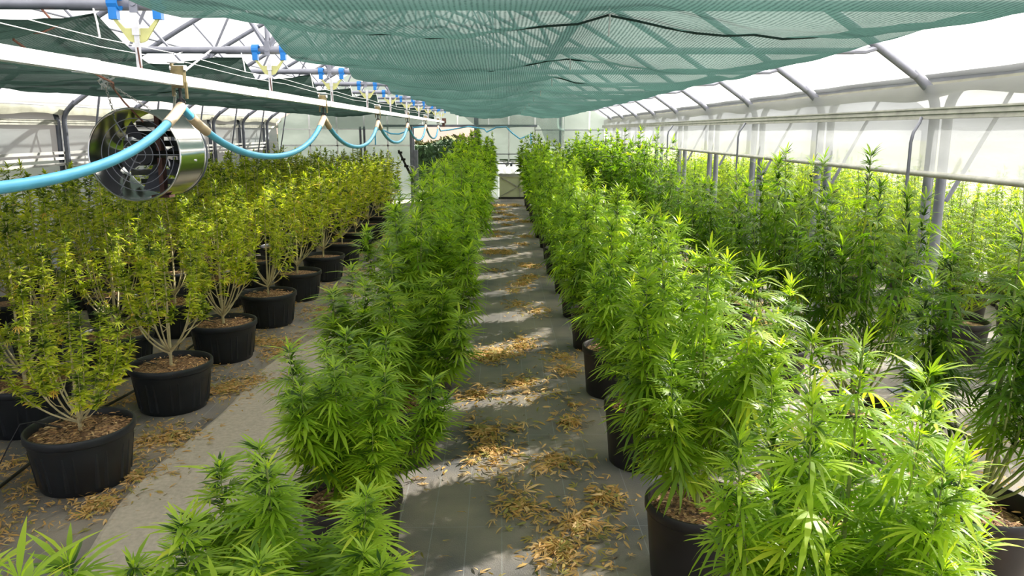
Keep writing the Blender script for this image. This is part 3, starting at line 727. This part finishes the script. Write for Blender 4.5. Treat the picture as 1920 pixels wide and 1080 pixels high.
def bez(p0, p1, p2, n):
    out = []
    for k in range(n+1):
        t = k/n; out.append(tuple((1-t)**2*a + 2*t*(1-t)*b + t*t*c for a, b, c in zip(p0, p1, p2)))
    return out
def grow(kind, seed, H, R, ns, lod, size):
    """plant above the soil: z=0 is the soil level. Returns (stem MB, leaves)"""
    r = random.Random(seed); mb = MB(); L = []
    sides = 6 if lod == 'hi' else 4
    br = []
    top = (r.uniform(-.03, .03), r.uniform(-.03, .03), H)
    bare = {'green': .17, 'tall': .40, 'yellow': .42, 'lime': .30}[kind]
    br.append((bez((0,0,0), (r.uniform(-.03,.03), r.uniform(-.03,.03), H*.5), top, 8), .011, bare + .04))
    a0 = r.uniform(0, 6.28)
    for i in range(ns):
        a = a0 + i*2.399 + r.uniform(-.35, .35); f = (i+.5)/ns
        if kind == 'green': rr = R*(.45 + .55*math.sqrt(f))*r.uniform(.85, 1.1); ze = H*(1 - .42*f*f - r.uniform(0, .13)); z0 = H*(.30 - .26*f)
        elif kind == 'yellow': rr = R*(.35 + .65*math.sqrt(f))*r.uniform(.8, 1.15); ze = H*(1 - .38*f*f - r.uniform(0, .14)); z0 = H*(.06 + .06*r.random())
        else: rr = R*(.4 + .6*math.sqrt(f))*r.uniform(.8, 1.15); ze = H*(1 - .3*f*f - r.uniform(0, .16)); z0 = H*(.02 + .10*r.random())
        ex, ey = rr*math.cos(a), rr*math.sin(a)
        c = (ex*.95, ey*.95, z0 + (ze-z0)*.22)
        st = (0, 0, z0)
        br.append((bez(st, c, (ex, ey, ze), 9), .0065, bare + (r.uniform(-.16, .14) if kind == 'yellow' else r.uniform(-.05, .08))))
        if kind in ('green', 'yellow') or r.random() < .4:     # secondary shoots
            main = br[-1][0]
            for q in range(2 if kind == 'green' else 1):
                pt = main[3 + q*2]; a2 = a + r.uniform(-1.3, 1.3); d = r.uniform(.07, .15)
                e2 = (pt[0] + d*math.cos(a2), pt[1] + d*math.sin(a2), pt[2] + r.uniform(.14, .30))
                br.append((bez(pt, (pt[0]+d*.9*math.cos(a2), pt[1]+d*.9*math.sin(a2), pt[2]+.05), e2, 4), .0035, .25 if pt[2] > bare*H else .5))
    step = {'green': .030, 'tall': .026, 'yellow': .022, 'lime': .034}[kind] * (1 if lod == 'hi' else 1.25 if lod == 'mid' else 1.7)
    lodk = {'hi': 1, 'mid': 1.1, 'lo': 1.3}[lod]
    fanset = lod
    for pts, rad, t0 in br:
        n = len(pts); rads = [rad*(1 - .8*k/(n-1)) for k in range(n)]
        mb.tube(pts, rads, sides, False)
        P = [Vector(p) for p in pts]; segl = [(P[k+1]-P[k]).length for k in range(n-1)]; tot = sum(segl)
        d = tot*t0; node = 0; phase = r.uniform(0, 6.28)
        while d < tot:
            k = 0; acc = 0
            while k < n-2 and acc + segl[k] < d: acc += segl[k]; k += 1
            p = P[k].lerp(P[k+1], (d-acc)/segl[k]); u = (d - tot*t0)/(tot*(1-t0)); hz = p.z/H
            rt = tot - d          # distance to the tip
            if kind == 'yellow':
                ph = phase + node*2.4
                dark = 1 if r.random() < .25 else 0
                for q in range(8 if lod == 'hi' else 6 if lod == 'mid' else 3):
                    az = ph + q*1.257 + r.uniform(-.5, .5) if lod != 'lo' else ph + q*2.1 + r.uniform(-.5, .5)
                    s = size*r.uniform(.55, 1.1)*(1 if rt > .05 else .75)*lodk
                    tint = .55 + r.gauss(0, .16) + .20*(.55-hz) + (-.28 if rt < .10 else 0) - .25*dark
                    s *= .62 + .62*abs(math.sin(d*22 + phase))
                    L.append(('cola' if lod != 'lo' else 'budlo', 0 if lod == 'lo' else (0 if r.random() < .7 else 1), p.x, p.y, p.z, az, r.uniform(-.1, .95), r.uniform(-.5, .5), s, tint))
                if r.random() < .10:
                    L.append((fanset, 1 if lod != 'lo' else 0, p.x, p.y, p.z, r.uniform(0, 6.28), r.uniform(-.7, .3), 0, size*1.3, .75 + r.gauss(0, .15)))
            else:
                prof = min(1, .34 + rt/.24) * (1 - .12*u)
                ph = phase + node*1.571
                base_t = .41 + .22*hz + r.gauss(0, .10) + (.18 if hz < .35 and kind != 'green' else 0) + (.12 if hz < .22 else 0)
                for q in range(2):
                    az = ph + q*PI + r.uniform(-.35, .35)
                    pit = -.02 + .65*max(0, 1 - rt/.16) + r.uniform(-.3, .3) + .1*u
                    s = size*prof*r.uniform(.8, 1.2)*lodk
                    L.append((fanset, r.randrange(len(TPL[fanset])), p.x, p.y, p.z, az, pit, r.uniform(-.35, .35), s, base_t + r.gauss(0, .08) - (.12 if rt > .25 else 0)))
                if lod != 'lo':
                    for q in range(3 if kind == 'green' else 1):
                        az = r.uniform(0, 6.28)
                        L.append((fanset if r.random() < .5 else 'bud', 0, p.x, p.y, p.z, az, r.uniform(-.1, .9), r.uniform(-.3, .3), size*r.uniform(.35, .65), base_t + r.gauss(0, .1)))
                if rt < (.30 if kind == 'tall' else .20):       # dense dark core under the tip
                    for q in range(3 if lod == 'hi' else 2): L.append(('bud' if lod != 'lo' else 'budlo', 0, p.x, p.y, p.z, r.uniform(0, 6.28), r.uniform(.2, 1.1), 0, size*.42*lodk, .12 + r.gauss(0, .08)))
            d += step*r.uniform(.8, 1.2); node += 1
        tp = P[-1]
        for q in range({'green': 9, 'tall': 6, 'lime': 5, 'yellow': 5}[kind] if lod != 'lo' else 4):
            L.append(('tip' if lod != 'lo' and kind != 'yellow' else 'cola' if kind == 'yellow' else 'budlo', 0 if lod == 'lo' else q % 2, tp.x, tp.y, tp.z - .004*q, q*2.4 + r.uniform(-.3, .3), 1.35 - .11*q + r.uniform(-.1, .1), 0, size*(.50 + .035*q if kind != 'yellow' else .75)*r.uniform(.75, 1.1), (.70 if kind != 'yellow' else .38) + r.gauss(0, .08)))
    return mb, L

def soil_mesh(R, seed, chips):
    r = random.Random(seed); mb = MB(); V = [(0,0,.012)]; F = []; n = 28
    for i in range(1, 7):
        for k in range(n):
            w = 2*PI*k/n; q = R*i/6; V.append((q*math.cos(w), q*math.sin(w), .012*(1-(i/6)**2) + r.uniform(-.004, .004)))
    for k in range(n): F.append((0, 1+k, 1+(k+1) % n))
    for i in range(5):
        for k in range(n): a = 1+i*n; F.append((a+k, a+n+k, a+n+(k+1) % n, a+(k+1) % n))
    return mb.add(V, F)
def pot_mesh(R, H, ribs, taper=.82):
    mb = MB(); n = 64; V = []; F = []
    Rb = R*taper; rr = R*.955
    prof = [(Rb*.97, 0), (Rb, .006), (rr, H-.045), (R-.004, H-.042), (R, H-.036), (R, H-.006), (R-.004, H), (R-.012, H), (R-.017, H-.006), (R-.02, H-.05), (R-.024, H-.07)]
    for i, (q, z) in enumerate(prof):
        for k in range(n):
            w = 2*PI*k/n; d = 0
            if ribs and 1 <= i <= 2: d = .0
            V.append(((q+d)*math.cos(w), (q+d)*math.sin(w), z))
    for i in range(len(prof)-1):
        for k in range(n): F.append((i*n+k, i*n+(k+1) % n, (i+1)*n+(k+1) % n, (i+1)*n+k))
    F.append(tuple(range(n-1, -1, -1)))
    mb.add(V, F)
    if ribs:        # raised vertical staves in the wall
        for g in range(10):
            for e in (-.10, .10):
                w = 2*PI*g/10 + e; z0, z1 = .03, H*.72
                q0 = Rb + (rr-Rb)*z0/H + .001; q1 = Rb + (rr-Rb)*z1/H + .001
                c, s = math.cos(w), math.sin(w); tx, ty = -s*.011, c*.011
                V = []
                for (q, z) in ((q0, z0), (q1, z1)):
                    V += [(q*c-tx, q*s-ty, z), ((q+.006)*c, (q+.006)*s, z), (q*c+tx, q*s+ty, z)]
                mb.add(V, [(0,1,4,3), (1,2,5,4), (3,4,5), (2,1,0)])
    return mb
def chips_mesh(R, seed, n=260):
    r = random.Random(seed); L = []
    for k in range(n):
        q = R*math.sqrt(r.random())*.96; a = r.uniform(0, 6.28)
        L.append(('chip', 0, q*math.cos(a), q*math.sin(a), .014 + r.uniform(0, .012), r.uniform(0, 6.28), r.uniform(-.2, .35), r.uniform(-.6, .6), r.uniform(.02, .05), r.random()))
    return leaves_mesh('mulch', L, 'chip')

POT = {}
def pot_set(kind):
    if kind not in POT:
        if kind == 'wide': R, H, b, pm = .252, .30, True, 'pot'
        else: R, H, b, pm = .205, .33, False, 'pot_brown'
        p = put('pot', pot_mesh(R, H, b, .80 if b else .84), pm, smooth=True)
        s = put('soil', soil_mesh(R-.022, 3, 0), 'soil', smooth=True)
        c = bpy.data.objects.new('mulch', chips_mesh(R-.03, 8)); C.objects.link(c); c['kind'] = 'stuff'
        POT[kind] = (p, s, c, R, H); 
        for o in (p, s, c): C.objects.unlink(o)
    return POT[kind]
PROTO = {}
def foliage(kind, lod, var, H, R, ns, size, lm, sm):
    key = (kind, lod, var)
    if key not in PROTO:
        mb, L = grow(kind, hash_seed(key), H, R, ns, lod, size)
        me = leaves_mesh('foliage', L, lm)
        st = put('stem', mb, sm, smooth=True); C.objects.unlink(st)
        PROTO[key] = (st.data, me)
    return PROTO[key]
def hash_seed(key): return sum(ord(c)*(i+7) for i, c in enumerate(''.join(str(k) for k in key)))
def plant(name, x, y, potkind, data, sxy, sz, rz, label, cat, group, tilt=0, mulch=True, soil_drop=.045):
    p, s, c, R, H = pot_set(potkind)
    t = thing(name, label, cat, group, (x, y, 0)); t.rotation_euler = (0, 0, rz)
    o = p.copy(); C.objects.link(o); o.parent = t
    o = s.copy(); C.objects.link(o); o.parent = t; o.location = (0, 0, H - soil_drop)
    if mulch: m2 = c.copy(); C.objects.link(m2); m2.parent = o; m2.location = (0, 0, 0)
    st, fo = data
    for nm, me in (('stem', st), ('foliage', fo)):
        o = bpy.data.objects.new(nm, me); C.objects.link(o); o.parent = t; o.location = (0, 0, H - soil_drop); o.scale = (sxy, sxy, sz)
    return t

R_ = random.Random(11)
# row left of the aisle
L1 = [(-.60, .85, .92), (-.62, 1.72, .64), (-.60, 2.78, .70)] + [(-.52, 3.83 + 1.05*k, 0) for k in range(15)]
hl = [0, 0, 0, .80, 1.10, 1.18, 1.16, 1.2, 1.24, 1.27, 1.3, 1.35, 1.38, 1.4, 1.42, 1.44, 1.46, 1.46]
for i, (x, y, h) in enumerate(L1):
    h = h or hl[i]
    if i < 5: d = foliage('green', 'hi', 'l%d' % i, 1.0, .36, 9, .165, 'leaf_green', 'bark_green')
    elif i < 9: d = foliage('green', 'mid', 'm%d' % (i % 3), 1.0, .36, 9, .15, 'leaf_green', 'bark_green')
    else: d = foliage('green', 'lo', 'f%d' % (i % 3), 1.0, .36, 9, .13, 'leaf_green', 'bark_green')
    plant('potted_hemp', x + R_.uniform(-.03, .03), y, 'tall', d, (.92 if i < 3 else 1.15), h, R_.uniform(0, 6.28),
          'bushy bright green potted plant, %s from the camera in the left aisle row' % ORD[i], 'potted plant', 'green plants left of the aisle', mulch=i < 5)
# first row right of the aisle
hr = [.98, 1.03, 1.06, 1.08, 1.05, 1.06, 1.12, 1.2, 1.25, 1.3, 1.2, 1.25, 1.3, 1.35, 1.38, 1.4, 1.4]
for i in range(16):
    y = 1.63 + 1.072*i; x = .76 if i else .80
    if i < 5: d = foliage('green', 'hi', 'r%d' % i, 1.0, .35, 11 if i == 0 else 9, .165, 'leaf_green', 'bark_green')
    elif i < 9: d = foliage('green', 'mid', 'm%d' % (i % 3), 1.0, .36, 9, .15, 'leaf_green', 'bark_green')
    else: d = foliage('green', 'lo', 'f%d' % (i % 3), 1.0, .36, 9, .13, 'leaf_green', 'bark_green')
    plant('potted_hemp', x + (R_.uniform(-.015, .015)), y, 'tall', d, 1.0 if i != 0 else .84, hr[i], R_.uniform(0, 6.28),
          'leafy bright green potted plant, %s from the camera in the right aisle row' % ORD[i], 'potted plant', 'green plants just right of the aisle', mulch=i < 5)
# second row right of the aisle, taller with bare stems
ht = [0, 1.15, 1.38, 1.36, 1.18, 1.12, 1.16, 1.48, 1.52, 1.5, 1.48, 1.5, 1.5, 1.5, 1.45, 1.45, 1.45]
for i in range(1, 17):
    y = 1.60 + 1.072*i
    lod = 'hi' if i < 4 else 'mid' if i < 8 else 'lo'
    d = foliage('tall', lod, ('t%d' % i) if i < 4 else 't%d' % (i % 3), 1.0, .30, 12, .145 if lod != 'lo' else .12, 'leaf_tall', 'bark_green')
    plant('potted_hemp', 1.86 + R_.uniform(-.02, .02), y, 'tall', d, 1.12, ht[i], R_.uniform(0, 6.28),
          'tall olive green potted plant, %s from the camera in the row by the right wall' % ORD[i-1], 'potted plant', 'tall plants beside the right wall', mulch=i < 5, soil_drop=.085)
# neighbouring bay seen under the curtain
for r_i, X in enumerate((3.55, 4.35, 5.15, 6.0)):
    for i in range(17):
        y = 3.6 + r_i*.9 + .95*i + (r_i % 2)*.45
        if y > 18.8: continue
        d = foliage('lime', 'mid', 'n%d' % ((i + r_i) % 4), 1.0, .32, 13, .12, 'leaf_lime', 'bark_green')
        plant('potted_hemp', X + R_.uniform(-.05, .05), y, 'tall', d, 1.1, R_.uniform(.95, 1.12), R_.uniform(0, 6.28),
              'lime green plant beyond the right wall, %s from the camera in its %s row' % (ORD[i], ORD[r_i]), 'potted plant', 'lime plants beyond the right wall', mulch=False)
# yellow-green plants on the left
hy0 = [.70, .95, 1.1, 1.12, 1.14, 1.14]
for r_i, X in enumerate((-2.14, -2.84, -3.54, -4.24, -4.94)):
    for i in range(16):
        y = (3.58 if r_i % 2 == 0 else 4.30) + 1.05*i - (0 if r_i < 2 else 0)
        if y > (14.2 if r_i == 0 else 18.6): continue
        if r_i == 1 and i == 0: y = 4.28
        hi = (r_i == 0 and i < 3) or (r_i == 1 and i == 0)
        lod = 'hi' if hi else 'mid' if (y < 8 and r_i < 3) else 'lo'
        var = ('y%d' % i) + str(r_i) if hi else 'y%d' % ((i + 2*r_i) % 3)
        d = foliage('yellow', lod, var, 1.0, .33, 11, .058 if lod != 'lo' else .078, 'leaf_yellow', 'bark')
        h = (hy0[min(i, 5)] if r_i == 0 else R_.uniform(1.08, 1.25)); 
        if y > 12: h = R_.uniform(1.0, 1.12)
        if r_i == 1 and i == 0: h = 1.0
        plant('potted_hemp', X + R_.uniform(-.03, .03), y, 'wide', d, 1.0 if not (r_i == 0 and i == 0) else .95, h, R_.uniform(0, 6.28),
              'yellow-green plant in wide black pot, %s from camera, %s row left of path' % (ORD[i], ORD[r_i]), 'potted plant', 'yellow-green plants left of the path', mulch=r_i < 2 and i < 4, soil_drop=.04)

# ------------------------------------------------------------------ drip lines and litter
def dripline(pts, label):
    tag(put('drip_line', MB().tube(pts, .009, 8), 'black', smooth=True), label, 'irrigation pipe', 'drip lines on the ground')
dripline([(-2.46 + .02*math.sin(k*1.3), 2.2 + k*.5, .05 + .03*math.sin(k*1.9)) for k in range(26)], 'black irrigation pipe running past the front row of yellow-green pots')
dripline([(1.56 + .02*math.sin(k*1.1), 1.2 + k*.5, .012) for k in range(34)], 'black irrigation pipe on the ground beside the tall right plants')
for i in range(4):
    y = 3.58 + 1.05*i; a = 2.6
    tag(put('drip_tube', MB().tube([(-2.46, y-.18, .09), (-2.48, y-.10, .12), (-2.44, y-.06, .22), (-2.40, y-.02, .31), (-2.34, y, .315), (-2.26, y+.02, .285), (-2.22, y+.03, .27)], .0035, 6), 'black', smooth=True),
        'thin black drip tube feeding the %s pot of the front yellow-green row' % ORD[i], 'tube', 'drip tubes of the front row')

def litter(name, label, spots, n, seed, pots, smin=.025, smax=.07):
    r = random.Random(seed); L = []
    tries = 0
    while len(L) < n and tries < n*6:
        tries += 1
        sx, sy, rad, wgt = spots[int(r.random()*len(spots))]
        if r.random() > wgt: continue
        a = r.uniform(0, 6.28); q = rad*abs(r.gauss(0, .55)); x = sx + q*math.cos(a); y = sy + q*math.sin(a)*1.2
        if any((x-px)**2 + (y-py)**2 < pr*pr for px, py, pr in pots) or y < .3 or y > YF-.3: continue
        tp = ('chip', 0) if r.random() < .7 else ('bud', 0) if r.random() < .75 else ('mid', 0)
        s = r.uniform(smin, smax) * (1.6 if tp[0] == 'mid' else 1)
        L.append((*tp, x, y, .006 + abs(r.gauss(0, .007)), r.uniform(0, 6.28), r.uniform(-.12, .35), r.uniform(-.8, .8), s, min(1, max(0, r.gauss(.6, .25)))))
    o = bpy.data.objects.new(name, leaves_mesh(name, L, 'litter')); C.objects.link(o); o['kind'] = 'stuff'; o['label'] = label
r = random.Random(77)
pr = [(.76, 1.63+1.072*i, .19) for i in range(16)] + [(1.86, 1.60+1.072*i, .19) for i in range(17)]
pl = [(-2.14, 3.58+1.05*i, .22) for i in range(12)] + [(-2.84, 4.30+1.05*i, .22) for i in range(14)]
ais = [(-.08, 2.35, .35, 1), (-.05, 2.05, .3, 1), (-.15, 1.9, .3, 1), (.25, 2.9, .14, 1), (.35, 3.1, .16, 1), (.1, 3.25, .18, .9), (.3, 2.55, .12, .7), (.5, 3.35, .12, .8), (.4, 2.3, .1, .5), (-.05, 3.9, .16, 1), (-.1, 4.15, .14, 1), (.3, 3.75, .12, .5), (.42, 4.3, .12, .6)]
for k in range(46): ais.append((r.uniform(-.2, .5), r.uniform(4.5, 18), r.uniform(.10, .24), r.uniform(.4, 1)))
for k in range(14): ais.append((r.uniform(-.2, .5), r.uniform(2.2, 5), r.uniform(.2, .4), .25))
litter('leaf_litter', 'dry fallen leaves scattered in clumps along the bare aisle', ais, 13000, 1, pr)
sp = [(r.gauss(-2.2, .28), r.uniform(2.6, 14), r.uniform(.2, .5), r.uniform(.5, 1)) for k in range(70)] + [(-2.3, 3.05, .3, 1), (-1.92, 3.3, .15, 1), (-1.9, 4.1, .2, 1), (-2.35, 3.9, .3, 1), (-1.9, 4.9, .2, 1)]
litter('leaf_litter', 'dry orange fallen leaves around the yellow-green pots', sp, 18000, 2, pl, .02, .055)
sp = [(r.uniform(1.25, 2.7), r.uniform(2, 16), r.uniform(.15, .4), r.uniform(.4, 1)) for k in range(60)] + [(2.3, 3.3, .35, 1), (2.2, 2.7, .2, 1), (1.5, 3.4, .3, 1), (2.4, 3.8, .4, 1)]
litter('leaf_litter', 'dry fallen leaves on the ground fabric beside the tall right plants', sp, 9000, 3, pr)
